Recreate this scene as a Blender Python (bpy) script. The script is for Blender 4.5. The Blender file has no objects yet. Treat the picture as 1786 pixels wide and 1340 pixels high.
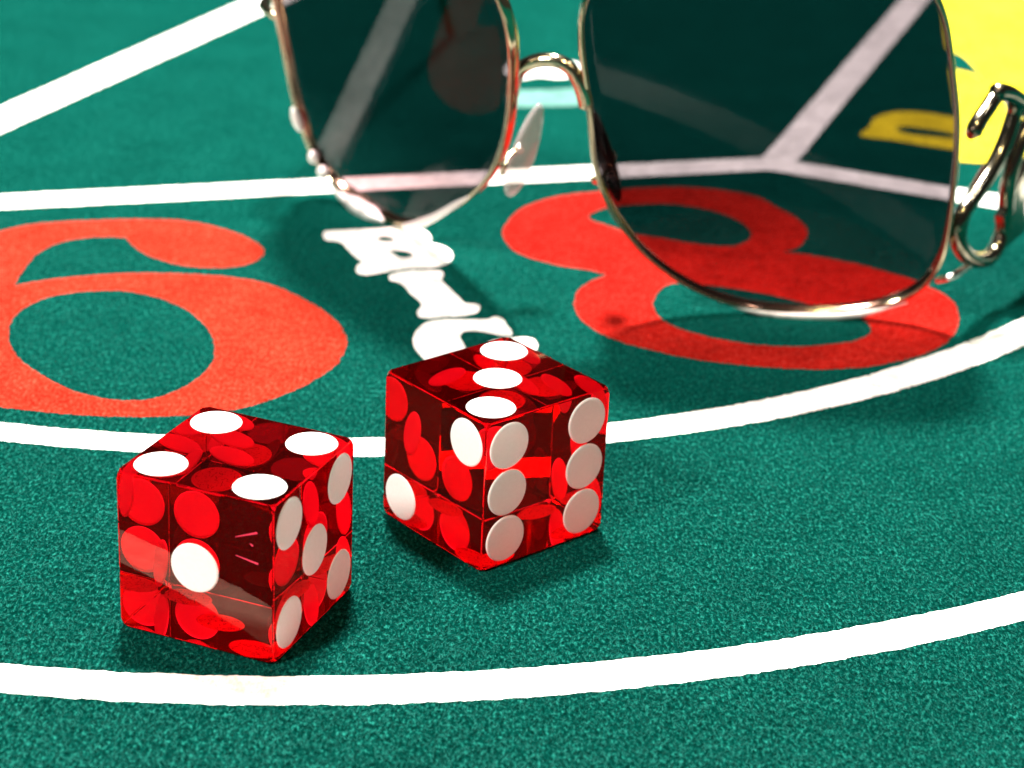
import bpy, bmesh, math, random
import numpy as np
from mathutils import Vector, Matrix
from mathutils.geometry import tessellate_polygon
random.seed(7)
MM = 0.001
sc = bpy.context.scene
col = sc.collection

# ------------------------------------------------------------------ camera
F_PX, PITCH, ROLL, CAM_H = 3820.6, 0.41452, 0.04755, 124.05      # focal length in px of a 1786 px wide frame, camera height in mm
cam_d = bpy.data.cameras.new('camera')
cam = bpy.data.objects.new('camera', cam_d); col.objects.link(cam); sc.camera = cam
cam_d.sensor_fit = 'HORIZONTAL'; cam_d.sensor_width = 36.0; cam_d.lens = F_PX / 1786 * 36.0
cam_d.clip_start = 0.01; cam_d.clip_end = 20.0
fw = Vector((0, math.cos(PITCH), -math.sin(PITCH))); up = Vector((0, math.sin(PITCH), math.cos(PITCH))); rt = Vector((1, 0, 0))
r2 = rt * math.cos(ROLL) + up * math.sin(ROLL); u2 = up * math.cos(ROLL) - rt * math.sin(ROLL)
cam.matrix_world = Matrix(((r2.x, u2.x, -fw.x, 0), (r2.y, u2.y, -fw.y, 0), (r2.z, u2.z, -fw.z, CAM_H * MM), (0, 0, 0, 1)))
cam_d.dof.use_dof = True; cam_d.dof.focus_distance = 0.250; cam_d.dof.aperture_fstop = 34.0; cam_d.dof.aperture_blades = 0

# ------------------------------------------------------------------ world, lamps, exposure
sc.view_settings.view_transform = 'Standard'; sc.view_settings.look = 'None'
sc.view_settings.exposure = 0.0; sc.view_settings.gamma = 1.0; sc.view_settings.use_curve_mapping = False
world = bpy.data.worlds.new('World'); sc.world = world; world.use_nodes = True
bg = world.node_tree.nodes['Background']; bg.inputs[0].default_value = (1.0, 0.97, 0.93, 1); bg.inputs[1].default_value = 0.045
sc.cycles.max_bounces = 24; sc.cycles.transmission_bounces = 20; sc.cycles.glossy_bounces = 16; sc.cycles.diffuse_bounces = 4
sc.cycles.transparent_max_bounces = 24; sc.cycles.caustics_reflective = True; sc.cycles.caustics_refractive = True
sc.cycles.blur_glossy = 0.3; sc.cycles.sample_clamp_indirect = 12.0
sc.cycles.use_denoising = True

def lamp(name, pos, target, size, watts, colour):
    d = bpy.data.lights.new(name, 'AREA'); d.shape = 'DISK'; d.size = size; d.energy = watts; d.color = colour
    o = bpy.data.objects.new(name, d); col.objects.link(o); o.location = pos
    o.rotation_euler = (Vector(target) - Vector(pos)).to_track_quat('-Z', 'Y').to_euler()
    return o
lamp('overhead_lamp', (-0.06, 0.505, 0.70), (0.0, 0.30, 0), 0.10, 31.0, (1.0, 0.97, 0.92))
lamp('overhead_lamp', (-0.48, -0.21, 0.61), (0.0, 0.27, 0.01), 0.15, 14.5, (1.0, 0.95, 0.88))  # unseen fill from the front left, whitens the left pips
lamp('overhead_lamp', (0.05, -0.10, 0.74), (0.0, 0.31, 0.0), 0.05, 1.8, (1.0, 0.80, 0.45))  # small unseen lamp added for highlights on the rims
lamp('sparkle_bulb', (0.34, 0.30, 0.72), (0.0, 0.31, 0.0), 0.05, 0.8, (1.0, 0.96, 0.9))  # small unseen bulb added for sparkle on the metal

# ------------------------------------------------------------------ materials
def new_mat(name):
    m = bpy.data.materials.new(name); m.use_nodes = True
    nt = m.node_tree; nt.nodes.clear()
    return m, nt, nt.nodes, nt.links
def cloth(name, base, dark, light, sheen=0.3, bump=0.25):
    m, nt, N, L = new_mat(name)
    out = N.new('ShaderNodeOutputMaterial'); p = N.new('ShaderNodeBsdfPrincipled')
    geo = N.new('ShaderNodeNewGeometry'); mp = N.new('ShaderNodeMapping'); mp.inputs['Scale'].default_value = (1.0, 0.5, 1.0)
    L.new(geo.outputs['Position'], mp.inputs['Vector'])
    n1 = N.new('ShaderNodeTexNoise'); n1.inputs['Scale'].default_value = 2550; n1.inputs['Detail'].default_value = 3; n1.inputs['Roughness'].default_value = 0.65
    L.new(mp.outputs[0], n1.inputs['Vector'])
    n2 = N.new('ShaderNodeTexNoise'); n2.inputs['Scale'].default_value = 95; n2.inputs['Detail'].default_value = 4
    L.new(geo.outputs['Position'], n2.inputs['Vector'])
    n3 = N.new('ShaderNodeTexNoise'); n3.inputs['Scale'].default_value = 520; n3.inputs['Detail'].default_value = 3
    L.new(geo.outputs['Position'], n3.inputs['Vector'])
    cr = N.new('ShaderNodeValToRGB'); e = cr.color_ramp.elements
    e[0].position = 0.37; e[0].color = (*dark, 1); e[1].position = 0.74; e[1].color = (*light, 1)
    k = e.new(0.53); k.color = (*base, 1)
    L.new(n1.outputs['Fac'], cr.inputs[0])
    add = N.new('ShaderNodeMath'); add.operation = 'ADD'; L.new(n2.outputs['Fac'], add.inputs[0]); L.new(n3.outputs['Fac'], add.inputs[1])
    mr = N.new('ShaderNodeMapRange'); mr.inputs['From Min'].default_value = 0.6; mr.inputs['From Max'].default_value = 1.4
    mr.inputs['To Min'].default_value = 0.60; mr.inputs['To Max'].default_value = 1.36
    L.new(add.outputs[0], mr.inputs['Value'])
    mul = N.new('ShaderNodeVectorMath'); mul.operation = 'SCALE'
    L.new(cr.outputs[0], mul.inputs[0]); L.new(mr.outputs[0], mul.inputs['Scale'])
    L.new(mul.outputs[0], p.inputs['Base Color'])
    b = N.new('ShaderNodeBump'); b.inputs['Strength'].default_value = bump; b.inputs['Distance'].default_value = 0.0002
    L.new(n1.outputs['Fac'], b.inputs['Height']); L.new(b.outputs[0], p.inputs['Normal'])
    p.inputs['Roughness'].default_value = 0.85; p.inputs['Specular IOR Level'].default_value = 0.0
    p.inputs['Sheen Weight'].default_value = sheen; p.inputs['Sheen Roughness'].default_value = 0.4
    p.inputs['Sheen Tint'].default_value = (*[min(1, c * 20) for c in base], 1)
    L.new(p.outputs[0], out.inputs[0])
    return m
M = {}
M['felt'] = cloth('green_felt', (0.0003, 0.0160, 0.0122), (0.0001, 0.0018, 0.0014), (0.012, 0.135, 0.104), 1.0, 0.85)
M['white'] = cloth('white_print', (0.80, 0.80, 0.76), (0.66, 0.67, 0.60), (0.88, 0.88, 0.86), 0.05, 0.2)
M['red'] = cloth('red_print', (0.25, 0.016, 0.008), (0.16, 0.006, 0.003), (0.36, 0.055, 0.032), 0.08, 0.4)
M['crimson'] = cloth('crimson_print', (0.26, 0.0075, 0.005), (0.17, 0.003, 0.002), (0.36, 0.030, 0.022), 0.08, 0.4)
M['white_shaded'] = cloth('shaded_white_print', (0.085, 0.19, 0.165), (0.07, 0.16, 0.14), (0.10, 0.22, 0.19), 0.05, 0.2)  # white print lying in shade, the dimming put into its colour
M['yellow'] = cloth('yellow_print', (0.62, 0.50, 0.02), (0.5, 0.38, 0.01), (0.72, 0.62, 0.06), 0.05, 0.2)

m, nt, N, L = new_mat('red_acrylic'); M['die'] = m
out = N.new('ShaderNodeOutputMaterial'); mix = N.new('ShaderNodeMixShader'); fr = N.new('ShaderNodeFresnel'); fr.inputs[0].default_value = 1.49
rf = N.new('ShaderNodeBsdfRefraction'); rf.inputs['IOR'].default_value = 1.49; rf.inputs['Roughness'].default_value = 0.0; rf.inputs['Color'].default_value = (0.93, 0.003, 0.012, 1)
gl = N.new('ShaderNodeBsdfGlossy'); gl.inputs['Roughness'].default_value = 0.0; gl.inputs['Color'].default_value = (1, 1, 1, 1)
geo = N.new('ShaderNodeNewGeometry'); gc = N.new('ShaderNodeMixRGB'); gc.inputs[1].default_value = (0.50, 0.33, 0.26, 1); gc.inputs[2].default_value = (1, 1, 1, 1)
L.new(geo.outputs['Backfacing'], gc.inputs[0]); L.new(gc.outputs[0], gl.inputs['Color'])
L.new(fr.outputs[0], mix.inputs[0]); L.new(rf.outputs[0], mix.inputs[1]); L.new(gl.outputs[0], mix.inputs[2])
hz = N.new('ShaderNodeBsdfTranslucent'); hz.inputs[0].default_value = (0.7, 0.0, 0.02, 1); hm = N.new('ShaderNodeMixShader'); hm.inputs[0].default_value = 0.03
L.new(mix.outputs[0], hm.inputs[1]); L.new(hz.outputs[0], hm.inputs[2]); L.new(hm.outputs[0], out.inputs[0])

m, nt, N, L = new_mat('white_pip_resin'); M['pip'] = m
out = N.new('ShaderNodeOutputMaterial'); mix = N.new('ShaderNodeMixShader'); mix.inputs[0].default_value = 0.32
df = N.new('ShaderNodeBsdfDiffuse'); tr = N.new('ShaderNodeBsdfTranslucent')
ns = N.new('ShaderNodeTexNoise'); ns.inputs['Scale'].default_value = 2500; cr = N.new('ShaderNodeValToRGB')
cr.color_ramp.elements[0].color = (0.84, 0.83, 0.79, 1); cr.color_ramp.elements[1].color = (0.92, 0.91, 0.88, 1)
tc = N.new('ShaderNodeTexCoord'); L.new(tc.outputs['Object'], ns.inputs['Vector']); L.new(ns.outputs['Fac'], cr.inputs[0])
L.new(cr.outputs[0], df.inputs[0]); L.new(cr.outputs[0], tr.inputs[0])
L.new(df.outputs[0], mix.inputs[1]); L.new(tr.outputs[0], mix.inputs[2]); L.new(mix.outputs[0], out.inputs[0])

m, nt, N, L = new_mat('red_foil_stamp'); M['stamp'] = m
out = N.new('ShaderNodeOutputMaterial'); p = N.new('ShaderNodeBsdfPrincipled'); p.inputs['Base Color'].default_value = (0.75, 0.02, 0.07, 1); p.inputs['Roughness'].default_value = 0.4
L.new(p.outputs[0], out.inputs[0])

def metal(name, colour, rough):
    m, nt, N, L = new_mat(name)
    out = N.new('ShaderNodeOutputMaterial'); p = N.new('ShaderNodeBsdfPrincipled')
    p.inputs['Metallic'].default_value = 1; p.inputs['Base Color'].default_value = (*colour, 1)
    ns = N.new('ShaderNodeTexNoise'); ns.inputs['Scale'].default_value = 900; geo = N.new('ShaderNodeNewGeometry'); L.new(geo.outputs['Position'], ns.inputs['Vector'])
    mr = N.new('ShaderNodeMapRange'); mr.inputs['To Min'].default_value = rough * 0.7; mr.inputs['To Max'].default_value = rough * 1.4
    L.new(ns.outputs['Fac'], mr.inputs['Value']); L.new(mr.outputs[0], p.inputs['Roughness']); L.new(p.outputs[0], out.inputs[0])
    return m
M['gold'] = metal('gold_metal', (0.60, 0.52, 0.34), 0.12)
M['gunmetal'] = metal('dark_chrome', (0.26, 0.23, 0.165), 0.15)
M['glint'] = metal('pale_highlight_metal', (0.97, 0.96, 0.92), 0.60)  # pale rough metal that stands in for bright highlights on the rims
M['chrome'] = metal('polished_steel', (0.85, 0.83, 0.78), 0.12)

m, nt, N, L = new_mat('felt_fibre'); M['fibre'] = m
out = N.new('ShaderNodeOutputMaterial'); p = N.new('ShaderNodeBsdfPrincipled'); p.inputs['Roughness'].default_value = 0.6; p.inputs['Specular IOR Level'].default_value = 0.0
geo = N.new('ShaderNodeNewGeometry'); cr = N.new('ShaderNodeValToRGB'); L.new(geo.outputs['Random Per Island'], cr.inputs[0])
cr.color_ramp.elements[0].color = (0.0002, 0.006, 0.0045, 1); cr.color_ramp.elements[1].color = (0.012, 0.105, 0.084, 1); L.new(cr.outputs[0], p.inputs['Base Color']); L.new(p.outputs[0], out.inputs[0])

def see_through(name, tint_low, tint_high, z0, z1, body=None, body_fac=0.0, f0=0.0045):
    m, nt, N, L = new_mat(name)
    out = N.new('ShaderNodeOutputMaterial'); t = N.new('ShaderNodeBsdfTransparent'); g = N.new('ShaderNodeBsdfGlossy'); g.inputs['Roughness'].default_value = 0.0
    g.inputs['Color'].default_value = (1, 1, 1, 1)
    geo = N.new('ShaderNodeNewGeometry'); sp = N.new('ShaderNodeSeparateXYZ'); L.new(geo.outputs['Position'], sp.inputs[0])
    mr = N.new('ShaderNodeMapRange'); mr.inputs['From Min'].default_value = z0 * MM; mr.inputs['From Max'].default_value = z1 * MM
    L.new(sp.outputs['Z'], mr.inputs['Value'])
    cm = N.new('ShaderNodeMixRGB'); cm.inputs[1].default_value = (*tint_low, 1); cm.inputs[2].default_value = (*tint_high, 1)
    L.new(mr.outputs[0], cm.inputs[0]); L.new(cm.outputs[0], t.inputs[0])
    lw = N.new('ShaderNodeLayerWeight'); lw.inputs[0].default_value = 0.5
    pw = N.new('ShaderNodeMath'); pw.operation = 'POWER'; pw.inputs[1].default_value = 5; L.new(lw.outputs['Facing'], pw.inputs[0])
    ma = N.new('ShaderNodeMath'); ma.operation = 'MULTIPLY_ADD'; ma.inputs[1].default_value = 0.22; ma.inputs[2].default_value = f0; L.new(pw.outputs[0], ma.inputs[0])
    mx = N.new('ShaderNodeMixShader'); L.new(ma.outputs[0], mx.inputs[0]); L.new(g.outputs[0], mx.inputs[2])
    if body:
        d = N.new('ShaderNodeBsdfDiffuse'); d.inputs[0].default_value = (*body, 1)
        m2 = N.new('ShaderNodeMixShader'); m2.inputs[0].default_value = body_fac
        L.new(t.outputs[0], m2.inputs[1]); L.new(d.outputs[0], m2.inputs[2]); L.new(m2.outputs[0], mx.inputs[1])
    else:
        L.new(t.outputs[0], mx.inputs[1])
    L.new(mx.outputs[0], out.inputs[0])
    return m
M['lens'] = see_through('tinted_lens', (0.66, 0.50, 0.52), (0.352, 0.324, 0.343), 1, 22)
M['pad_dark'] = see_through('dark_pad_plastic', (0.3, 0.2, 0.18), (0.3, 0.2, 0.18), 0, 40, (0.03, 0.01, 0.01), 0.4, 0.05)  # darker copy of the clear pad plastic, for the pad behind the lens
M['pad'] = see_through('clear_pad_plastic', (0.9, 0.84, 0.82), (0.9, 0.84, 0.82), 0, 40, (0.9, 0.78, 0.78), 0.25, 0.06)

# ------------------------------------------------------------------ mesh helpers (all lengths in mm)
def link(name, bm, mat, parent=None, smooth=False):
    me = bpy.data.meshes.new(name); bm.to_mesh(me); bm.free()
    me.materials.append(mat)
    if smooth:
        for q in me.polygons: q.use_smooth = True
    o = bpy.data.objects.new(name, me); col.objects.link(o)
    if parent: o.parent = parent
    return o
def copy_of(src, parent, matrix=None):
    o = src.copy(); col.objects.link(o); o.parent = parent
    if matrix is not None: o.matrix_local = matrix
    return o
def empty(name, label, cat, loc, rz=0, group=None):
    o = bpy.data.objects.new(name, None); col.objects.link(o); o.empty_display_size = 0.01
    o.location = Vector(loc) * MM; o.rotation_euler = (0, 0, rz); o['label'] = label; o['category'] = cat
    if group: o['group'] = group
    return o
def spline(pts, step=0.6, closed=True):
    """Catmull-Rom through points; a third value of 1 marks a corner."""
    n = len(pts); P = [Vector(p[:2]) for p in pts]; corner = [len(p) > 2 for p in pts]; res = []
    for i in range(n if closed else n - 1):
        a, b = P[i], P[(i + 1) % n]; L_ = (b - a).length
        p0 = a if (corner[i] or (not closed and i == 0)) else P[i - 1]
        p3 = b if (corner[(i + 1) % n] or (not closed and i == n - 2)) else P[(i + 2) % n]
        def tan(x, y, z):
            d1 = max((y - x).length, 1e-6); d2 = max((z - y).length, 1e-6)
            return ((y - x) / d1 * d2 + (z - y) / d2 * d1) / (d1 + d2)
        m0 = tan(p0, a, b) if p0 is not a else (b - a) / L_
        m1 = tan(a, b, p3) if p3 is not b else (b - a) / L_
        k = max(2, int(L_ / step))
        for j in range(k):
            t = j / k; h = (2*t**3-3*t**2+1, t**3-2*t**2+t, -2*t**3+3*t**2, t**3-t**2)
            res.append(a*h[0] + m0*L_*h[1] + b*h[2] + m1*L_*h[3])
    if not closed: res.append(P[-1])
    return res
def ragged(poly, amp):
    res = []; n = len(poly); v = 0.0
    for i, p in enumerate(poly):
        t = (poly[(i + 1) % n] - poly[i - 1]); t = t.normalized() if t.length > 1e-9 else Vector((1, 0))
        v = 0.55 * v + random.gauss(0, amp)
        res.append(p + Vector((-t.y, t.x)) * v)
    return res
def print_sheet(name, loops, mat, z, parent, label=None, smooth_loops=True, amp=0.06, step=0.35, shrink=0.0):
    loops = [ragged(spline(l, step) if smooth_loops else densify(l, step), amp) for l in loops]
    if shrink:
        for li, l in enumerate(loops):
            ar = sum(a.x*b.y - b.x*a.y for a, b in zip(l, l[1:] + l[:1])); sg = (1 if ar > 0 else -1) * (1 if li == 0 else -1)
            loops[li] = [p + Vector((-(l[(i+2) % len(l)]-l[i-2]).y, (l[(i+2) % len(l)]-l[i-2]).x)).normalized()*shrink*sg for i, p in enumerate(l)]
    flat = [v for l in loops for v in l]
    bm = bmesh.new(); vs = [bm.verts.new((v.x*MM, v.y*MM, z*MM)) for v in flat]
    for t in tessellate_polygon([[Vector((v.x, v.y, 0)) for v in l] for l in loops]):
        try: bm.faces.new([vs[i] for i in t])
        except ValueError: pass
    bmesh.ops.recalc_face_normals(bm, faces=bm.faces[:])
    for f_ in bm.faces:
        if f_.normal.z < 0: f_.normal_flip()
    o = link(name, bm, mat, parent)
    if label: o['label'] = label
    return o
def densify(l, step):
    res = []; n = len(l)
    for i in range(n):
        a, b = Vector(l[i][:2]), Vector(l[(i+1) % n][:2]); k = max(1, int((b-a).length / step))
        res += [a.lerp(b, j/k) for j in range(k)]
    return res
def spline3(pts, step=0.5, closed=False):
    P = [Vector(p) for p in pts]; n = len(P); res = []
    for i in range(n if closed else n - 1):
        a, b = P[i], P[(i+1) % n]
        p0 = P[i-1] if (closed or i > 0) else a*2 - b
        p3 = P[(i+2) % n] if (closed or i < n-2) else b*2 - a
        k = max(2, int((b-a).length / step))
        for j in range(k):
            t = j/k
            res.append(0.5*((2*a) + (b-p0)*t + (2*p0-5*a+4*b-p3)*t*t + (3*a-p0-3*b+p3)*t**3))
    if not closed: res.append(P[-1])
    return res
def tube(bm, path, rad, seg=12, closed=False, flat=1.0):
    """sweeps a round section along path; rad is a number or a list; parallel-transported frame"""
    n = len(path); rings = []
    t0 = (path[1] - path[0]).normalized(); nrm = t0.orthogonal().normalized()
    for i, p in enumerate(path):
        t = (path[(i+1) % n] - path[i-1]) if (closed or 0 < i < n-1) else (path[1]-path[0] if i == 0 else path[-1]-path[-2])
        t.normalize(); nrm = (nrm - t*nrm.dot(t)).normalized(); b = t.cross(nrm)
        r = rad[i] if isinstance(rad, (list, tuple)) else rad
        rings.append([bm.verts.new((p + (nrm*math.cos(2*math.pi*k/seg) + b*math.sin(2*math.pi*k/seg)*flat)*r) * MM) for k in range(seg)])
    for i in range(n if closed else n-1):
        A, B_ = rings[i], rings[(i+1) % n]; off = 0
        if closed and i == n-1:
            off = min(range(seg), key=lambda s: (A[0].co - B_[s].co).length)
        for k in range(seg):
            bm.faces.new((A[k], A[(k+1) % seg], B_[(k+1+off) % seg], B_[(k+off) % seg]))
    if not closed:
        for ring, sgn, p, d in ((rings[0], -1, path[0], path[0]-path[1]), (rings[-1], 1, path[-1], path[-1]-path[-2])):
            r = rad[0 if sgn < 0 else -1] if isinstance(rad, (list, tuple)) else rad
            c = bm.verts.new((p + d.normalized()*r*0.6) * MM)
            for k in range(seg):
                bm.faces.new((ring[(k+1) % seg], ring[k], c) if sgn < 0 else (ring[k], ring[(k+1) % seg], c))
    bmesh.ops.recalc_face_normals(bm, faces=bm.faces[:])

# ------------------------------------------------------------------ table felt and its print
bm = bmesh.new()
bmesh.ops.create_grid(bm, x_segments=1, y_segments=1, size=1.4)
bmesh.ops.translate(bm, verts=bm.verts[:], vec=(0, 0.3, 0))
felt = link('table_felt', bm, M['felt'])
felt['kind'] = 'structure'; felt['label'] = 'green felt craps layout with white lines and red numerals'

# outlines measured on the table plane, in mm (x right, y away from the camera)
ARC_FAR = [[-85.0, 264.96], [-82.12, 264.19], [-79.24, 263.49], [-76.36, 262.86], [-73.47, 262.29], [-70.59, 261.78], [-67.71, 261.33], [-64.83, 260.93], [-61.95, 260.59], [-59.07, 260.31], [-56.19, 260.08], [-53.31, 259.9], [-50.42, 259.78], [-47.54, 259.71], [-44.66, 259.69], [-41.78, 259.72], [-38.9, 259.79], [-36.02, 259.92], [-33.14, 260.1], [-30.25, 260.33], [-27.37, 260.61], [-24.49, 260.93], [-21.61, 261.31], [-18.73, 261.74], [-15.85, 262.22], [-12.97, 262.75], [-10.08, 263.33], [-7.2, 263.97], [-4.32, 264.66], [-1.44, 265.41], [1.44, 266.21], [4.32, 267.07], [7.2, 268.0], [10.08, 268.98], [12.97, 270.03], [15.85, 271.14], [18.73, 272.32], [21.61, 273.57], [24.49, 274.89], [27.37, 276.28], [30.25, 277.75], [33.14, 279.3], [36.02, 280.93], [38.9, 282.65], [41.78, 284.45], [44.66, 286.34], [47.54, 288.33], [50.42, 290.41], [53.31, 292.59], [56.19, 294.87], [59.07, 297.27], [61.95, 299.77], [64.83, 302.39], [67.71, 305.13], [70.59, 307.98], [73.47, 310.97], [76.36, 314.09], [79.24, 317.34], [82.12, 320.74], [85.0, 324.28], [85.0, 314.66], [82.12, 311.31], [79.24, 308.1], [76.36, 305.03], [73.47, 302.1], [70.59, 299.29], [67.71, 296.61], [64.83, 294.04], [61.95, 291.6], [59.07, 289.26], [56.19, 287.03], [53.31, 284.9], [50.42, 282.88], [47.54, 280.94], [44.66, 279.1], [41.78, 277.35], [38.9, 275.68], [36.02, 274.1], [33.14, 272.59], [30.25, 271.16], [27.37, 269.8], [24.49, 268.51], [21.61, 267.29], [18.73, 266.14], [15.85, 265.04], [12.97, 264.01], [10.08, 263.04], [7.2, 262.13], [4.32, 261.27], [1.44, 260.47], [-1.44, 259.72], [-4.32, 259.03], [-7.2, 258.38], [-10.08, 257.78], [-12.97, 257.24], [-15.85, 256.74], [-18.73, 256.29], [-21.61, 255.88], [-24.49, 255.53], [-27.37, 255.22], [-30.25, 254.95], [-33.14, 254.74], [-36.02, 254.57], [-38.9, 254.46], [-41.78, 254.39], [-44.66, 254.37], [-47.54, 254.4], [-50.42, 254.48], [-53.31, 254.61], [-56.19, 254.8], [-59.07, 255.04], [-61.95, 255.34], [-64.83, 255.7], [-67.71, 256.12], [-70.59, 256.6], [-73.47, 257.15], [-76.36, 257.76], [-79.24, 258.44], [-82.12, 259.19], [-85.0, 260.02]]
ARC_NEAR = [[-75.0, 204.37], [-71.94, 203.78], [-68.88, 203.24], [-65.82, 202.75], [-62.76, 202.32], [-59.69, 201.93], [-56.63, 201.6], [-53.57, 201.32], [-50.51, 201.1], [-47.45, 200.92], [-44.39, 200.8], [-41.33, 200.73], [-38.27, 200.71], [-35.2, 200.75], [-32.14, 200.83], [-29.08, 200.97], [-26.02, 201.16], [-22.96, 201.4], [-19.9, 201.69], [-16.84, 202.04], [-13.78, 202.43], [-10.71, 202.88], [-7.65, 203.38], [-4.59, 203.93], [-1.53, 204.53], [1.53, 205.18], [4.59, 205.88], [7.65, 206.63], [10.71, 207.43], [13.78, 208.29], [16.84, 209.19], [19.9, 210.15], [22.96, 211.16], [26.02, 212.21], [29.08, 213.32], [32.14, 214.48], [35.2, 215.68], [38.27, 216.94], [41.33, 218.25], [44.39, 219.61], [47.45, 221.01], [50.51, 222.47], [53.57, 223.98], [56.63, 225.54], [59.69, 227.14], [62.76, 228.8], [65.82, 230.51], [68.88, 232.26], [71.94, 234.07], [75.0, 235.92], [75.0, 229.8], [71.94, 227.9], [68.88, 226.06], [65.82, 224.28], [62.76, 222.55], [59.69, 220.87], [56.63, 219.25], [53.57, 217.68], [50.51, 216.17], [47.45, 214.71], [44.39, 213.31], [41.33, 211.96], [38.27, 210.66], [35.2, 209.42], [32.14, 208.23], [29.08, 207.09], [26.02, 206.0], [22.96, 204.97], [19.9, 203.99], [16.84, 203.06], [13.78, 202.19], [10.71, 201.36], [7.65, 200.59], [4.59, 199.87], [1.53, 199.2], [-1.53, 198.58], [-4.59, 198.01], [-7.65, 197.5], [-10.71, 197.03], [-13.78, 196.61], [-16.84, 196.25], [-19.9, 195.93], [-22.96, 195.66], [-26.02, 195.45], [-29.08, 195.28], [-32.14, 195.16], [-35.2, 195.09], [-38.27, 195.07], [-41.33, 195.1], [-44.39, 195.17], [-47.45, 195.3], [-50.51, 195.47], [-53.57, 195.69], [-56.63, 195.96], [-59.69, 196.27], [-62.76, 196.63], [-65.82, 197.04], [-68.88, 197.5], [-71.94, 198.0], [-75.0, 198.55]]
SIX = [[[-84.07, 333.35], [-80.3, 337.02], [-76.09, 338.99], [-69.49, 340.91], [-63.63, 342.16], [-58.09, 342.67], [-53.27, 341.82], [-48.23, 339.2], [-44.05, 335.7], [-41.52, 332.05], [-40.8, 329.52], [-41.27, 326.35], [-42.95, 323.7], [-45.85, 322.05], [-48.45, 321.57], [-52.52, 322.03], [-56.91, 324.36], [-60.08, 327.14], [-62.26, 330.51], [-63.57, 333.25, 1], [-65.77, 333.48], [-68.87, 332.92], [-71.77, 331.44], [-74.33, 328.44], [-75.84, 324.98], [-76.47, 321.7], [-76.59, 317.3], [-76.56, 310.01, 1], [-73.88, 311.92], [-68.81, 314.65], [-63.5, 316.58], [-58.44, 317.75], [-51.92, 318.25], [-45.29, 318.02], [-42.56, 317.4], [-39.16, 316.15], [-34.27, 312.16], [-29.3, 306.4], [-26.21, 301.06], [-24.54, 295.7], [-24.4, 290.33], [-25.51, 284.56], [-28.19, 278.98], [-30.93, 274.93], [-34.39, 271.06], [-37.93, 268.39], [-42.3, 266.59], [-47.49, 265.35], [-52.76, 264.84], [-58.9, 264.87], [-63.62, 265.44], [-68.4, 266.19], [-72.57, 269.1], [-77.36, 275.73], [-81.7, 285.42], [-85.03, 296.99], [-87.39, 310.75], [-87.63, 325.16]], [[-73.39, 292.85], [-73.68, 294.98], [-73.52, 298.87], [-72.34, 302.98], [-70.11, 306.38], [-67.13, 308.53], [-63.5, 309.71], [-60.11, 310.03], [-56.96, 309.27], [-53.22, 307.41], [-50.26, 304.9], [-47.63, 301.61], [-45.34, 297.45], [-43.63, 292.79], [-42.75, 288.68], [-42.52, 285.1], [-42.99, 281.5], [-44.04, 277.92], [-45.52, 274.83], [-47.42, 272.23], [-49.48, 270.76], [-52.05, 270.09], [-54.77, 270.24], [-57.65, 271.22], [-60.71, 273.05], [-63.58, 275.6], [-66.59, 278.68], [-69.39, 282.35], [-71.46, 286.2]]]
EIGHT = [[[-2.74, 344.87], [-1.85, 350.44], [0.39, 356.96], [3.76, 361.69], [7.16, 364.65], [11.72, 367.04], [18.73, 370.12], [22.97, 371.51], [30.02, 372.56], [35.31, 371.94], [41.72, 369.1], [44.68, 364.27], [47.03, 360.07], [48.61, 355.56], [48.84, 351.68], [47.89, 347.14], [46.09, 343.55], [43.87, 341.33, 1], [46.45, 340.86], [51.11, 339.06], [55.77, 337.01], [60.13, 333.9], [64.42, 330.48], [66.22, 327.77], [67.71, 325.45], [68.67, 321.62], [68.75, 317.52], [68.19, 313.66], [66.36, 307.89], [63.71, 303.3], [59.64, 299.07], [54.05, 295.39], [48.76, 293.27], [41.98, 292.25], [33.68, 292.51], [25.45, 294.27], [18.86, 297.35], [13.87, 300.92], [10.69, 305.71], [9.17, 310.86], [9.12, 315.62], [9.56, 318.97], [11.16, 322.54], [14.23, 326.87, 1], [11.85, 328.35], [8.67, 329.35], [5.53, 330.63], [2.35, 332.44], [-0.56, 335.78], [-2.3, 340.73]], [[11.71, 354.42], [12.93, 357.12], [16.61, 360.51], [19.84, 361.89], [26.09, 363.1], [31.13, 361.82], [35.41, 358.79], [38.16, 354.66], [39.19, 350.32], [38.15, 345.79], [35.63, 342.94], [31.67, 342.67], [26.82, 343.94], [21.98, 345.79], [19.35, 346.55], [17.09, 348.22], [14.14, 350.68], [12.19, 352.44]], [[24.54, 324.3], [22.21, 320.63], [21.22, 316.29], [21.32, 312.17], [22.31, 308.56], [24.35, 305.83], [28.5, 302.96], [34.33, 300.79], [41.12, 300.52], [46.38, 301.83], [50.91, 303.94], [53.31, 306.49], [54.2, 309.34], [53.53, 312.27], [51.38, 314.82], [47.2, 317.16], [42.74, 319.86], [37.82, 322.29], [28.91, 324.37]]]
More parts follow.
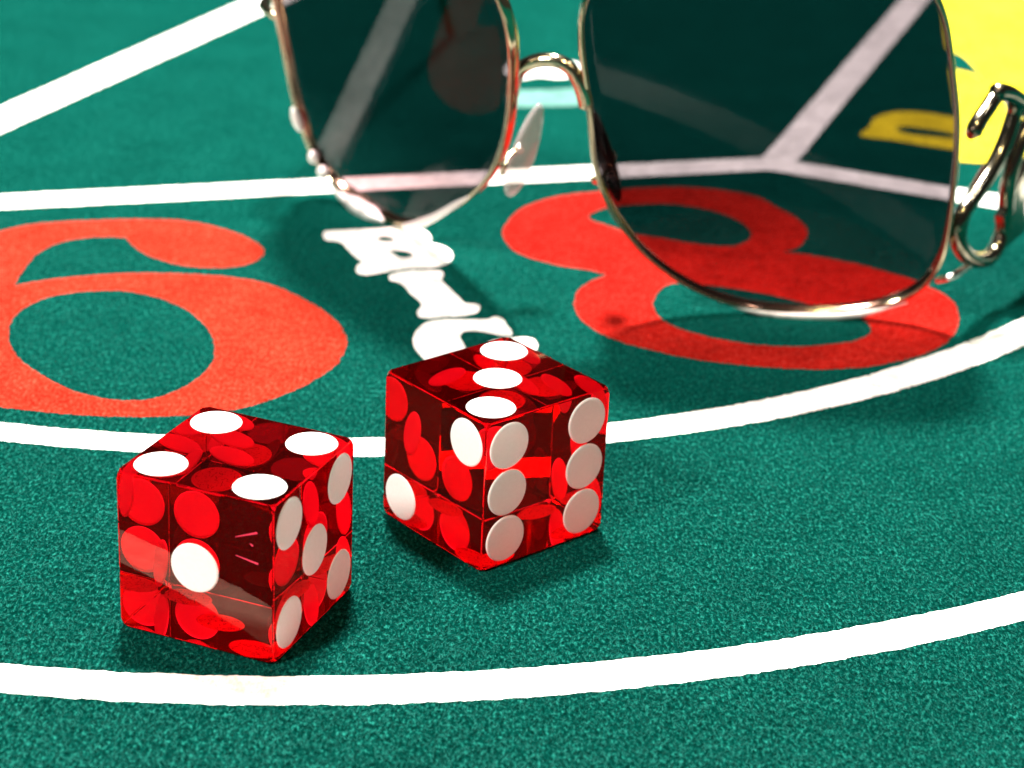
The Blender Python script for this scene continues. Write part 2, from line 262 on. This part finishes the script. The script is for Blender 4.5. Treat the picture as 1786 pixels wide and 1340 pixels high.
LET_B = [[[-32.4, 339.11], [-32.26, 340.78], [-30.17, 341.6], [-26.18, 342.76], [-22.68, 343.87], [-19.42, 345.09], [-17.61, 344.96], [-16.01, 344.04], [-14.89, 342.31], [-14.26, 340.15], [-14.08, 337.59], [-13.09, 337.14], [-11.78, 336.07], [-10.83, 334.39], [-10.36, 332.3], [-10.51, 330.15], [-11.4, 327.92], [-12.82, 326.61], [-15.22, 325.74], [-17.63, 325.0], [-20.45, 323.38], [-22.53, 321.95], [-23.94, 321.42], [-25.08, 321.95], [-25.73, 323.91], [-25.63, 325.65], [-25.11, 326.77], [-26.32, 329.41], [-27.86, 332.78], [-29.11, 335.51], [-29.92, 336.13], [-31.44, 336.28]], [[-23.02, 338.86], [-22.6, 339.36], [-21.33, 339.32], [-20.51, 338.54], [-20.95, 337.59], [-21.95, 337.38]], [[-20.39, 333.08], [-19.4, 333.22], [-18.12, 332.81], [-17.06, 331.74], [-17.49, 330.62], [-18.7, 330.24], [-19.64, 331.18]]]
LET_I = [[[-20.3, 321.23], [-19.82, 319.61], [-18.69, 318.95], [-17.89, 317.86], [-16.48, 314.43], [-14.53, 309.54], [-15.01, 307.59], [-14.91, 306.04], [-14.38, 304.87], [-13.32, 304.57], [-10.59, 305.53], [-7.15, 306.71], [-5.79, 307.82], [-5.26, 309.46], [-5.43, 311.03], [-6.4, 311.73], [-7.58, 311.84], [-8.36, 313.54], [-9.93, 316.92], [-11.58, 321.37], [-11.45, 323.77], [-11.88, 325.08], [-13.0, 325.41], [-15.18, 324.98], [-17.58, 324.32], [-19.46, 323.24], [-20.17, 322.26]]]
LET_G = [[[-14.96, 295.47], [-15.0, 297.82], [-14.48, 300.58], [-13.47, 303.14], [-11.93, 304.44], [-9.41, 305.06], [-6.4, 305.32], [-4.1, 305.86], [-3.43, 306.75], [-2.73, 307.03], [-1.9, 306.32], [-1.04, 303.79], [-0.17, 300.87], [-0.26, 299.54], [-1.17, 299.07], [-2.54, 299.49], [-4.62, 300.31], [-6.0, 300.56], [-7.14, 300.3], [-7.72, 298.85], [-7.32, 296.12], [-6.42, 293.32], [-4.77, 290.66], [-2.29, 289.55], [-0.31, 290.35], [-1.47, 292.49, 1], [-3.29, 293.42, 1], [-4.23, 295.04], [-3.84, 296.84], [-2.28, 298.22], [0.2, 299.12], [2.02, 299.34], [2.94, 298.86], [3.52, 297.46], [3.45, 293.09], [4.38, 287.55], [3.53, 283.6], [0.54, 280.02], [-3.76, 279.52], [-8.18, 282.21], [-11.21, 286.23], [-13.17, 289.64], [-14.46, 292.63]]]
LET_Y = [[[65.49, 408.89], [67.53, 415.24], [70.91, 423.55], [74.19, 426.47], [78.92, 427.25], [83.34, 425.98], [86.32, 424.49, 1], [90.93, 461.79, 1], [94.75, 458.82], [96.78, 452.93, 1], [96.84, 463.74], [95.91, 472.94], [93.13, 479.19, 1], [99.15, 524.8, 1], [105.06, 575.95, 1], [164.92, 588.73, 1], [112.67, 394.09, 1], [104.39, 395.58], [95.91, 396.37], [89.36, 396.06], [84.98, 395.74], [82.0, 395.98, 1], [82.93, 402.86, 1], [79.79, 403.81], [74.6, 405.91], [69.88, 407.73]], [[72.73, 414.55], [74.51, 416.75], [78.39, 416.22], [82.65, 414.63], [84.01, 413.33, 1], [83.44, 409.88, 1], [78.71, 410.99], [74.41, 412.18]]]
MARK_1 = [[[-2.85, 449.78], [3.67, 451.84], [10.23, 452.1], [10.04, 442.29], [6.7, 439.55], [2.54, 440.13], [-1.57, 437.69], [-2.53, 438.38]]]
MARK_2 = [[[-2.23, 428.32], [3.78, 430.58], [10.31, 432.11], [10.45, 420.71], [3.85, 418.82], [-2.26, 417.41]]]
DIE1 = [-24.2216, 203.3224, 1.1993]
DIE2 = [-2.6223, 226.1301, 0.7193]
OUT_R = [[-38.5, 43.6], [-37.6, 39], [-36.8, 35.3], [-35.6, 25.3], [-34, 20.3], [-31, 15.2], [-27.3, 10], [-21.7, 5.4], [-15.2, 1.8], [-8, 0.1], [0, 0], [6.9, 0.9], [13.6, 3.3], [17.2, 7.2], [17.8, 13.4], [17.3, 22.9], [16.3, 33], [15, 39.8], [12.9, 46.2], [11, 54], [6, 60], [-2, 63], [-14, 64], [-28, 63], [-36, 59.5], [-39.3, 52]]
OUT_L = [[-19.3, 26.1], [-21.2, 18], [-21.6, 11], [-20.5, 5.4], [-16.9, 2.0], [-11, 0.4], [-5, -0.3], [1.8, 0.3], [13.6, 6.1], [27.5, 15.2], [36.3, 23.8], [42.0, 32.6], [45.3, 40.3], [47.2, 45], [48.3, 53], [44, 60], [33, 64], [16, 65], [0, 62], [-10, 54], [-16, 40]]
BRIDGE = [[-1.97, 304.0, 35.56], [-1.73, 303.5, 37.83], [-0.91, 303.0, 39.69], [0.83, 302.5, 40.92], [2.84, 302.0, 41.41], [4.71, 301.5, 41.3], [6.39, 301.0, 40.27], [7.64, 300.8, 38.22], [8.62, 301.0, 35.27]]
BROW = [[-6.0, 314.0, 54.5], [0.0, 306.0, 55.5], [5.0, 302.0, 55.8], [9.0, 300.0, 55.2], [14.0, 299.0, 55.0]]
LOOP = [[65.86, 310.14, 31.28], [66.51, 311.02, 32.62], [68.01, 313.02, 34.19], [69.96, 315.61, 35.89], [72.46, 318.95, 34.6], [73.79, 320.73, 32.36], [73.59, 320.46, 30.28], [72.46, 318.95, 26.9], [70.62, 316.49, 23.71], [68.42, 313.56, 21.31], [66.67, 311.23, 19.76], [65.68, 309.91, 18.37], [65.45, 309.59, 15.75], [66.44, 310.92, 13.03], [68.66, 313.88, 10.48], [71.2, 317.27, 8.97], [73.42, 320.23, 8.92], [74.89, 322.18, 11.31], [75.02, 322.36, 15.21], [74.77, 322.03, 18.58], [74.9, 322.2, 21.77], [75.61, 323.15, 25.0], [76.98, 324.97, 27.88], [79.16, 327.88, 30.32]]
ARM = [[69.22, 313.96, 36.6], [71.5, 316.83, 35.62], [74.58, 320.95, 33.23], [78.3, 326.07, 29.45], [82.31, 331.58, 24.71]]
COIL = [[70.38, 317.84, 24.07], [67.23, 313.64, 19.96]]
LINK = [[63.55, 311.05, 7.7], [65.31, 309.41, 9.03], [68.89, 314.19, 9.07]]
SCREW = [68.12, 315.33, 32.63]
TEMPLE_R = [[74.61, 321.82, 12.18], [78.12, 326.89, 15.81], [81.72, 335.29, 17.61], [91.72, 363.29, 19.61], [103.72, 393.29, 18.61], [111.72, 413.29, 14.61], [116.72, 426.29, 7.61], [119.72, 433.29, 2.0]]
TEMPLE_H = [7, 13, 10, 7, 5.5, 5, 4, 3]
KNUCKLE = [66.49, 311.49, 32.13]
TEMPLE_L = [[-41.0, 352.0, 33.0], [-44.0, 356.0, 33.5], [-42.0, 366.0, 33.5], [-34.0, 400.0, 31.0], [-27.0, 430.0, 28.0], [-22.0, 450.0, 22.0], [-19.0, 462.0, 10.0], [-17.0, 467.0, 1.2]]
PAD_L = [[0.22, 316.0, 23.53], [0.3, 0.25, 1], [0.75, -0.65, 0.1], "pad", [[-2.6, 309.5, 23.0], [-3.0, 312.0, 21.0], [-2.2, 315.0, 22.5], [-0.68, 316.6, 23.53]]]
PAD_R = [[12.34, 314.0, 23.87], [-0.35, 0.1, 1], [-0.95, -0.3, 0.1], "pad_dark", [[10.4, 305.8, 23.0], [11.2, 309.0, 21.5], [13.0, 312.5, 22.5], [13.24, 314.4, 23.87]]]

def line_strip(a, b, w):
    a = Vector(a); b = Vector(b); d = (b - a).normalized(); nn = Vector((-d.y, d.x)) * w / 2
    return [tuple(a + nn), tuple(b + nn), tuple(b - nn), tuple(a - nn)]
print_sheet('printed_line', [ARC_FAR], M['white'], 0.05, felt, 'curved white line passing behind the two dice', False)
print_sheet('printed_line', [ARC_NEAR], M['white'], 0.05, felt, 'curved white line in front of the two dice', False)
print_sheet('printed_line', [line_strip((-150, 328.2), (47.5, 389.4), 7.2)], M['white'], 0.05, felt, 'straight white line above the numerals', False)
print_sheet('printed_line', [line_strip((44.5, 389.2), (150, 347), 7.4)], M['white'], 0.06, felt, None, False)
print_sheet('printed_line', [line_strip((47.0, 389.0), (100, 545), 6.4)], M['white'], 0.07, felt, None, False)
print_sheet('printed_line', [line_strip((-122, 330), (-40, 545), 9.2)], M['white'], 0.06, felt, 'white line slanting away at the upper left', False)
print_sheet('printed_numeral', SIX, M['red'], 0.05, felt, 'large red numeral 6')
print_sheet('printed_numeral', EIGHT, M['crimson'], 0.05, felt, 'large red numeral 8')
print_sheet('printed_letter', LET_B, M['white'], 0.05, felt, 'white serif letter B', amp=0.02, step=0.2, shrink=0.22)
print_sheet('printed_letter', LET_I, M['white'], 0.05, felt, 'white serif letter I', amp=0.02, step=0.2, shrink=0.22)
print_sheet('printed_letter', LET_G, M['white'], 0.05, felt, 'white serif letter G', amp=0.02, step=0.2, shrink=0.22)
print_sheet('printed_letter', LET_Y, M['yellow'], 0.05, felt, 'part of a large yellow letter behind the sunglasses')
print_sheet('printed_mark', MARK_1, M['white'], 0.05, felt)
print_sheet('printed_mark', MARK_2, M['white_shaded'], 0.05, felt)

# short loose fibres standing out of the nap, denser than anyone could count; none on the printed areas
def inside(px, py, poly):
    x = np.array([q[0] for q in poly]); y = np.array([q[1] for q in poly]); res = np.zeros(len(px), bool); j = len(x) - 1
    for i in range(len(x)):
        c = (y[i] > py) != (y[j] > py)
        with np.errstate(divide='ignore', invalid='ignore'):
            res ^= c & (px < (x[j] - x[i]) * (py - y[i]) / (y[j] - y[i]) + x[i])
        j = i
    return res
rng = np.random.default_rng(3); NF = 110000
fy = 168 + 172 * rng.random(NF) ** 1.25; fx = (rng.random(NF) * 2 - 1) * (fy * 0.27 + 6)
keep = np.ones(NF, bool)
for loops in ([ARC_FAR], [ARC_NEAR], SIX, EIGHT, LET_B, LET_I, LET_G):
    hit_ = inside(fx, fy, loops[0])
    for hole in loops[1:]: hit_ &= ~inside(fx, fy, hole)
    keep &= ~hit_
fx, fy = fx[keep], fy[keep]; n_ = len(fx)
ang = rng.normal(math.pi / 2, 0.9, n_); ln = rng.uniform(0.25, 0.75, n_); wd = rng.uniform(0.018, 0.042, n_); z0 = rng.uniform(0.0, 0.06, n_); z1 = z0 + rng.uniform(0.02, 0.16, n_)
dx, dy = np.cos(ang), np.sin(ang); bend = rng.normal(0, 0.12, n_)
V_ = np.zeros((n_, 6, 3)); 
for k, s in enumerate((0.0, 0.5, 1.0)):
    cx = fx + dx * ln * s - dy * bend * ln * math.sin(math.pi * s); cy = fy + dy * ln * s + dx * bend * ln * math.sin(math.pi * s)
    cz = z0 + (z1 - z0) * (s if s < 1 else 0.85)
    for e_, sg in enumerate((-1, 1)):
        V_[:, k * 2 + e_, 0] = cx - dy * wd * sg * (1 - 0.5 * s); V_[:, k * 2 + e_, 1] = cy + dx * wd * sg * (1 - 0.5 * s); V_[:, k * 2 + e_, 2] = cz
idx = (np.arange(n_) * 6)[:, None, None] + np.array([[0, 1, 3, 2], [2, 3, 5, 4]])[None]
me = bpy.data.meshes.new('felt_fibres'); me.vertices.add(n_ * 6); me.vertices.foreach_set('co', (V_ * MM).ravel())
me.loops.add(n_ * 8); me.loops.foreach_set('vertex_index', idx.ravel().astype(np.int32))
me.polygons.add(n_ * 2); me.polygons.foreach_set('loop_start', np.arange(0, n_ * 8, 4, dtype=np.int32))
me.update(); me.validate(); me.materials.append(M['fibre'])
fib = bpy.data.objects.new('felt_fibres', me); col.objects.link(fib); fib.parent = felt; fib['kind'] = 'stuff'

# ------------------------------------------------------------------ dice
S = 19.05; H = S / 2; BEV = 0.19; PIP_R = 2.92; PIP_O = 6.02; NSEG = 44
FACES = {'t': ((0, 0, 1), (1, 0, 0), (0, 1, 0)), 'r': ((0, -1, 0), (1, 0, 0), (0, 0, 1)), 'l': ((-1, 0, 0), (0, 1, 0), (0, 0, 1)),
         'br': ((0, 1, 0), (1, 0, 0), (0, 0, 1)), 'bl': ((1, 0, 0), (0, 1, 0), (0, 0, 1)), 'b': ((0, 0, -1), (1, 0, 0), (0, 1, 0))}
def pattern(n, flip=False):
    s = -1 if flip else 1
    base = {1: [(0, 0)], 2: [(-1, s), (1, -s)], 3: [(-1, -s), (0, 0), (1, s)], 4: [(-1, -1), (-1, 1), (1, -1), (1, 1)],
            5: [(-1, -1), (-1, 1), (1, -1), (1, 1), (0, 0)], 6: [(-1, -1), (-1, 0), (-1, 1), (1, -1), (1, 0), (1, 1)]}[n]
    if n == 6 and flip: base = [(v, u) for u, v in base]
    return base
def make_die(label, corner, yaw, spots):
    e1 = Vector((math.cos(yaw), math.sin(yaw), 0)); e2 = Vector((-math.sin(yaw), math.cos(yaw), 0))
    c = Vector((corner[0], corner[1], 0)) + e1 * H + e2 * H
    root = empty('die', label, 'die', (c.x, c.y, 0.22), yaw, 'red dice')
    bm = bmesh.new(); bmesh.ops.create_cube(bm, size=S * MM)
    bmesh.ops.bevel(bm, geom=bm.verts[:], offset=1.35 * MM, segments=3, profile=0.5, affect='VERTICES')
    bmesh.ops.bevel(bm, geom=[q for q in bm.edges if q.calc_length() > 0.8 * S * MM], offset=BEV * MM, segments=3, profile=0.5, affect='EDGES')
    big = [f for f in bm.faces if f.calc_area() > (S * 0.8 * MM) ** 2]
    rims = [(f.normal.copy(), [q.co.copy() for q in f.verts]) for f in big]
    bmesh.ops.delete(bm, geom=big, context='FACES_ONLY')
    pips = []
    for key, (n, u, v) in FACES.items():
        n, u, v = Vector(n), Vector(u), Vector(v); rim_pts = max(rims, key=lambda q: q[0].dot(n))[1]
        num, flip = spots[key]; loops = [[Vector((q.dot(u) / MM, q.dot(v) / MM, 0)) for q in rim_pts]]
        for pu, pv in pattern(num, flip):
            loops.append([Vector((pu * PIP_O + PIP_R * math.cos(2 * math.pi * k / NSEG), pv * PIP_O + PIP_R * math.sin(2 * math.pi * k / NSEG), 0)) for k in range(NSEG)])
        to3 = lambda q, d=0.0: (n * (H - d) + u * q.x + v * q.y + Vector((0, 0, H))) * MM
        vs = [bm.verts.new(to3(q) - Vector((0, 0, H * MM))) for l in loops for q in l]
        for t in tessellate_polygon(loops):
            f = bm.faces.new([vs[i] for i in t]); f.normal_update()
            if f.normal.dot(n) < 0: f.normal_flip()
        for l in loops[1:]:
            pb = bmesh.new(); cen = sum(l, Vector()) / NSEG
            r0 = [pb.verts.new(to3(q)) for q in l]
            r1 = [pb.verts.new(to3(cen + (q - cen) * 0.97, -0.10)) for q in l]
            r2_ = [pb.verts.new(to3(cen + (q - cen) * 0.91, -0.15)) for q in l]
            for A, B_ in ((r0, r1), (r1, r2_)):
                for k in range(NSEG): pb.faces.new((A[k], A[(k + 1) % NSEG], B_[(k + 1) % NSEG], B_[k]))
            pb.faces.new(r2_)
            pips.append((pb, n.copy()))
    bmesh.ops.remove_doubles(bm, verts=bm.verts[:], dist=0.00001)
    bmesh.ops.translate(bm, verts=bm.verts[:], vec=(0, 0, H * MM))
    for f in bm.faces: f.normal_update()
    cc = Vector((0, 0, H * MM))
    for f in bm.faces:
        if f.normal.dot(f.calc_center_median() - cc) < 0: f.normal_flip()
    link('body', bm, M['die'], root)
    for pb, n in pips:
        for f in pb.faces: f.normal_update()
        link('pip', pb, M['pip'], root)
    return root
die_near = make_die('red translucent die with four white spots on top, overlapping the far curved line at left', DIE1[:2], DIE1[2],
         {'t': (4, 0), 'r': (5, 0), 'l': (1, 0), 'br': (2, 0), 'bl': (6, 0), 'b': (3, 0)})
die_far = make_die('red translucent die with three white spots on top, standing against the letter G', DIE2[:2], DIE2[2],
         {'t': (3, 0), 'r': (6, 0), 'l': (2, 0), 'br': (1, 0), 'bl': (5, 0), 'b': (4, 0)})
# small stamped strokes on the near die's one-spot face
for (y0, z0, y1, z1) in ((-7.6, 15.6, -5.0, 14.5), (-7.7, 11.9, -5.0, 12.3), (-7.1, 13.9, -6.7, 14.1)):
    bm = bmesh.new(); d = Vector((0, y1 - y0, z1 - z0)).normalized(); nn = Vector((0, -d.z, d.y))
    q = [Vector((-H - 0.01, y0, z0)) + nn * 0.10, Vector((-H - 0.01, y1, z1)) + nn * 0.04, Vector((-H - 0.01, y1, z1)) - nn * 0.04, Vector((-H - 0.01, y0, z0)) - nn * 0.14]
    bm.faces.new([bm.verts.new(p * MM) for p in q]); link('stamped_mark', bm, M['stamp'], die_near)

# ------------------------------------------------------------------ sunglasses
glasses = empty('sunglasses', 'gold framed sunglasses with dark lenses standing behind the dice', 'sunglasses', (12.0, 328.0, 0))
GO = Vector((12.0, 328.0, 0))
def frame_of(P0, az, ti):
    az, ti = math.radians(az), math.radians(ti)
    n = Vector((math.sin(az) * math.cos(ti), -math.cos(az) * math.cos(ti), math.sin(ti)))
    t = Vector((math.cos(az), math.sin(az), 0)); b = t.cross(n)
    if b.z < 0: b = -b
    return Vector(P0), n, t, b
CURV = 0.0
def on_lens(fr, u, v, d=0.0):
    P0, n, t, b = fr
    bulge = -((u - fr_c[0]) ** 2 + (v - fr_c[1]) ** 2) * CURV / 2
    return P0 + t * u + b * v + n * (d + bulge) - GO
fr_c = (0, 0)
def lens_set(fr, outline, section):
    global fr_c
    fr_c = (sum(p[0] for p in outline) / len(outline), sum(p[1] for p in outline) / len(outline))
    o = spline(outline, 0.7)
    for _ in range(60): o = [p * 0.5 + (o[i - 1] + o[(i + 1) % len(o)]) * 0.25 for i, p in enumerate(o)]
    c = Vector(fr_c); n = len(o); bm = bmesh.new(); K = 14
    grids = []
    for d in (0.0, -1.3):
        rings = []
        for k in range(1, K + 1):
            s = k / K * 0.992
            rings.append([bm.verts.new(on_lens(fr, *(c + (p - c) * s), d) * MM) for p in o])
        cen = bm.verts.new(on_lens(fr, c.x, c.y, d) * MM)
        for i in range(n):
            bm.faces.new((cen, rings[0][i], rings[0][(i + 1) % n]))
            for k in range(K - 1): bm.faces.new((rings[k][i], rings[k + 1][i], rings[k + 1][(i + 1) % n], rings[k][(i + 1) % n]))
        grids.append(rings[-1])
    for i in range(n): bm.faces.new((grids[0][i], grids[0][(i + 1) % n], grids[1][(i + 1) % n], grids[1][i]))
    bmesh.ops.recalc_face_normals(bm, faces=bm.faces[:])
    link('lens', bm, M['lens'], glasses, True)
    bm = bmesh.new(); rings = []; P0, nrm, t, bb = fr; SEG = 20
    for i, q in enumerate(o):
        tg = (o[(i + 1) % n] - o[i - 1]).normalized(); side = t * -tg.y + bb * tg.x        # outward or inward, in the lens plane
        depth, thin = section(q.x, q.y); ring = []
        for k in range(SEG):
            a = 2 * math.pi * k / SEG; ca, sa = math.cos(a), math.sin(a)
            ca = math.copysign(abs(ca) ** 0.7, ca); sa = math.copysign(abs(sa) ** 0.7, sa)
            ring.append(bm.verts.new((on_lens(fr, q.x, q.y, -0.3) + nrm * ca * depth + side * sa * thin) * MM))
        rings.append(ring)
    for i in range(n):
        A, B_ = rings[i], rings[(i + 1) % n]
        for k in range(SEG): bm.faces.new((A[k], A[(k + 1) % SEG], B_[(k + 1) % SEG], B_[k]))
    bmesh.ops.recalc_face_normals(bm, faces=bm.faces[:])
    return link('rim', bm, M['gold'], glasses, True)
FR_R = frame_of((45.9, 312.9, 0.75), 1, -17); FR_L = frame_of((-20.6, 344.3, 0.9), -50, -20)
g01 = lambda x, c, w: math.exp(-((x - c) / w) ** 2)
rim_r = lens_set(FR_R, OUT_R, lambda u, v: (1.05, 0.42 + 0.25 * g01(u, 4, 14) * (v < 8)))
rim_l = lens_set(FR_L, OUT_L, lambda u, v: (0.95 + 0.7 * g01(u, -9, 6) * (v < 9), 0.42 + 0.25 * g01(u, -9, 7) * (v < 9)))
def glint(rim, fr, u, v, su, sv):  # bead added on the rim in place of a white highlight
    bm = bmesh.new(); bmesh.ops.create_uvsphere(bm, u_segments=24, v_segments=14, radius=1); P0, n, t, b = fr
    for q in bm.verts: q.co = (on_lens(fr, u, v, 0.7) + t * q.co.x * su + n * q.co.y * 0.9 + b * q.co.z * sv) * MM
    link('rim_glint', bm, M['glint'], rim, True)
glint(rim_l, FR_L, -21.3, 14.2, 0.95, 2.4); glint(rim_l, FR_L, -20.0, 7.0, 0.9, 1.2); glint(rim_l, FR_L, -18.3, 4.4, 1.2, 1.3)
def rim_highlight(rim, fr, pts, rads, d):  # pale tube added along the rim to draw its white highlight
    uv = spline3([Vector((p[0], p[1], 0)) for p in pts], 0.4); n = len(uv); bm = bmesh.new()
    rr = [rads[0] + 0 for _ in uv]
    for i in range(n):
        s = i / (n - 1) * (len(rads) - 1); k = min(int(s), len(rads) - 2); f = s - k; f = f * f * (3 - 2 * f); rr[i] = rads[k] * (1 - f) + rads[k + 1] * f
    tube(bm, [on_lens(fr, p.x, p.y, d) for p in uv], rr, 14); link('rim_highlight', bm, M['glint'], rim, True)
rim_highlight(rim_l, FR_L, [(-17.0, 2.2), (-14, 1.0), (-10, 0.2), (-6, -0.1), (-2.5, -0.1)], [0.2, 0.9, 1.45, 1.5, 0.5], 0.7)
rim_highlight(rim_l, FR_L, [(3.5, 0.8), (8, 2.8), (13.6, 6.0), (20, 10.2), (26, 14.2)], [0.5, 0.75, 0.6, 0.55, 0.2], 0.5)
rim_highlight(rim_r, FR_R, [(-15.0, 1.6), (-8, 0.0), (0, -0.3), (7, 0.7), (13.6, 3.0)], [0.05, 0.55, 0.75, 0.75, 0.12], 0.5)
def wire(name, pts, rad, mat, parent=glasses, label=None, flat=1.0, step=0.4):
    bm = bmesh.new(); tube(bm, spline3([Vector(p) - GO for p in pts], step), rad, 14, False, flat)
    o = link(name, bm, M[mat], parent, True)
    if label: o['label'] = label
    return o
wire('bridge', BRIDGE, 1.05, 'gold')
wire('brow_bar', BROW, 0.8, 'gold')
def nose_pad(cen, axis, face, mat, arm):
    axis = Vector(axis).normalized(); face = Vector(face); face = (face - axis * face.dot(axis)).normalized(); side = axis.cross(face)
    bm = bmesh.new(); bmesh.ops.create_uvsphere(bm, u_segments=28, v_segments=16, radius=1)
    for v in bm.verts:
        q = v.co.copy(); v.co = (Vector(cen) - GO + axis * q.z * 7.4 + side * q.x * 2.5 * (1 - 0.2 * q.z) + face * q.y * 1.1) * MM
    p = link('nose_pad', bm, M[mat], glasses, True)
    wire('pad_arm', arm, 0.42, 'gold', p)
    bm = bmesh.new(); bmesh.ops.create_uvsphere(bm, u_segments=16, v_segments=10, radius=1)
    for v in bm.verts: v.co = (Vector(arm[-1]) - GO + v.co * 0.8) * MM
    link('pad_screw', bm, M['chrome'], p, True)
nose_pad(*PAD_L); nose_pad(*PAD_R)
# spring hinge and temples
hinge = wire('hinge_loop', LOOP, 1.28, 'gunmetal')
wire('hinge_arm', ARM, 1.35, 'gunmetal', hinge)
bm = bmesh.new(); a, b = [Vector(p) - GO for p in COIL]
axis = (b - a).normalized(); nrm = axis.orthogonal().normalized(); bi = axis.cross(nrm); turns = 9; pth = []
for i in range(turns * 14 + 1):
    t = i / (turns * 14); an = 2 * math.pi * turns * t
    pth.append(a.lerp(b, t) + (nrm * math.cos(an) + bi * math.sin(an)) * 0.62)
tube(bm, pth, 0.24, 8); link('spring', bm, M['chrome'], hinge, True)
wire('hinge_link', LINK, 0.55, 'chrome')
bm = bmesh.new(); bmesh.ops.create_uvsphere(bm, u_segments=20, v_segments=12, radius=1)
for v in bm.verts: v.co = (Vector(SCREW) - GO + Vector((v.co.x * 1.0, v.co.y * 1.0, v.co.z * 1.7))) * MM
link('hinge_screw', bm, M['chrome'], hinge, True)
def flat_bar(name, pts, heights, thick, mat):
    path = [Vector(p) - GO for p in pts]; bm = bmesh.new(); rings = []
    for i, p in enumerate(path):
        t = (path[min(i + 1, len(path) - 1)] - path[max(i - 1, 0)]).normalized(); s = t.cross(Vector((0, 0, 1))).normalized(); w = s.cross(t); hh = heights[i]
        sec = [(-1, -.6), (-.6, -1), (.6, -1), (1, -.6), (1, .6), (.6, 1), (-.6, 1), (-1, .6)]
        rings.append([bm.verts.new((p + s * x * thick / 2 + w * ((y * hh / 2) if abs(y) > 0.9 else math.copysign(hh / 2 - 0.3, y))) * MM) for x, y in sec])
    for A, B_ in zip(rings, rings[1:]):
        for k in range(8): bm.faces.new((A[k], A[(k + 1) % 8], B_[(k + 1) % 8], B_[k]))
    bm.faces.new(rings[0]); bm.faces.new(rings[-1][::-1])
    bmesh.ops.recalc_face_normals(bm, faces=bm.faces[:]); return link(name, bm, M[mat], glasses)
flat_bar('temple', TEMPLE_R, TEMPLE_H, 1.5, 'gunmetal')
bm = bmesh.new(); bmesh.ops.create_uvsphere(bm, u_segments=20, v_segments=14, radius=1)
for v in bm.verts: v.co = (Vector(KNUCKLE) - GO + Vector((v.co.x * 1.45 + v.co.z * 0.7, v.co.y * 1.4, v.co.z * 2.3))) * MM
link('hinge_knuckle', bm, M['gunmetal'], hinge, True)
wire('temple', TEMPLE_L, 0.95, 'gold', step=2.0)
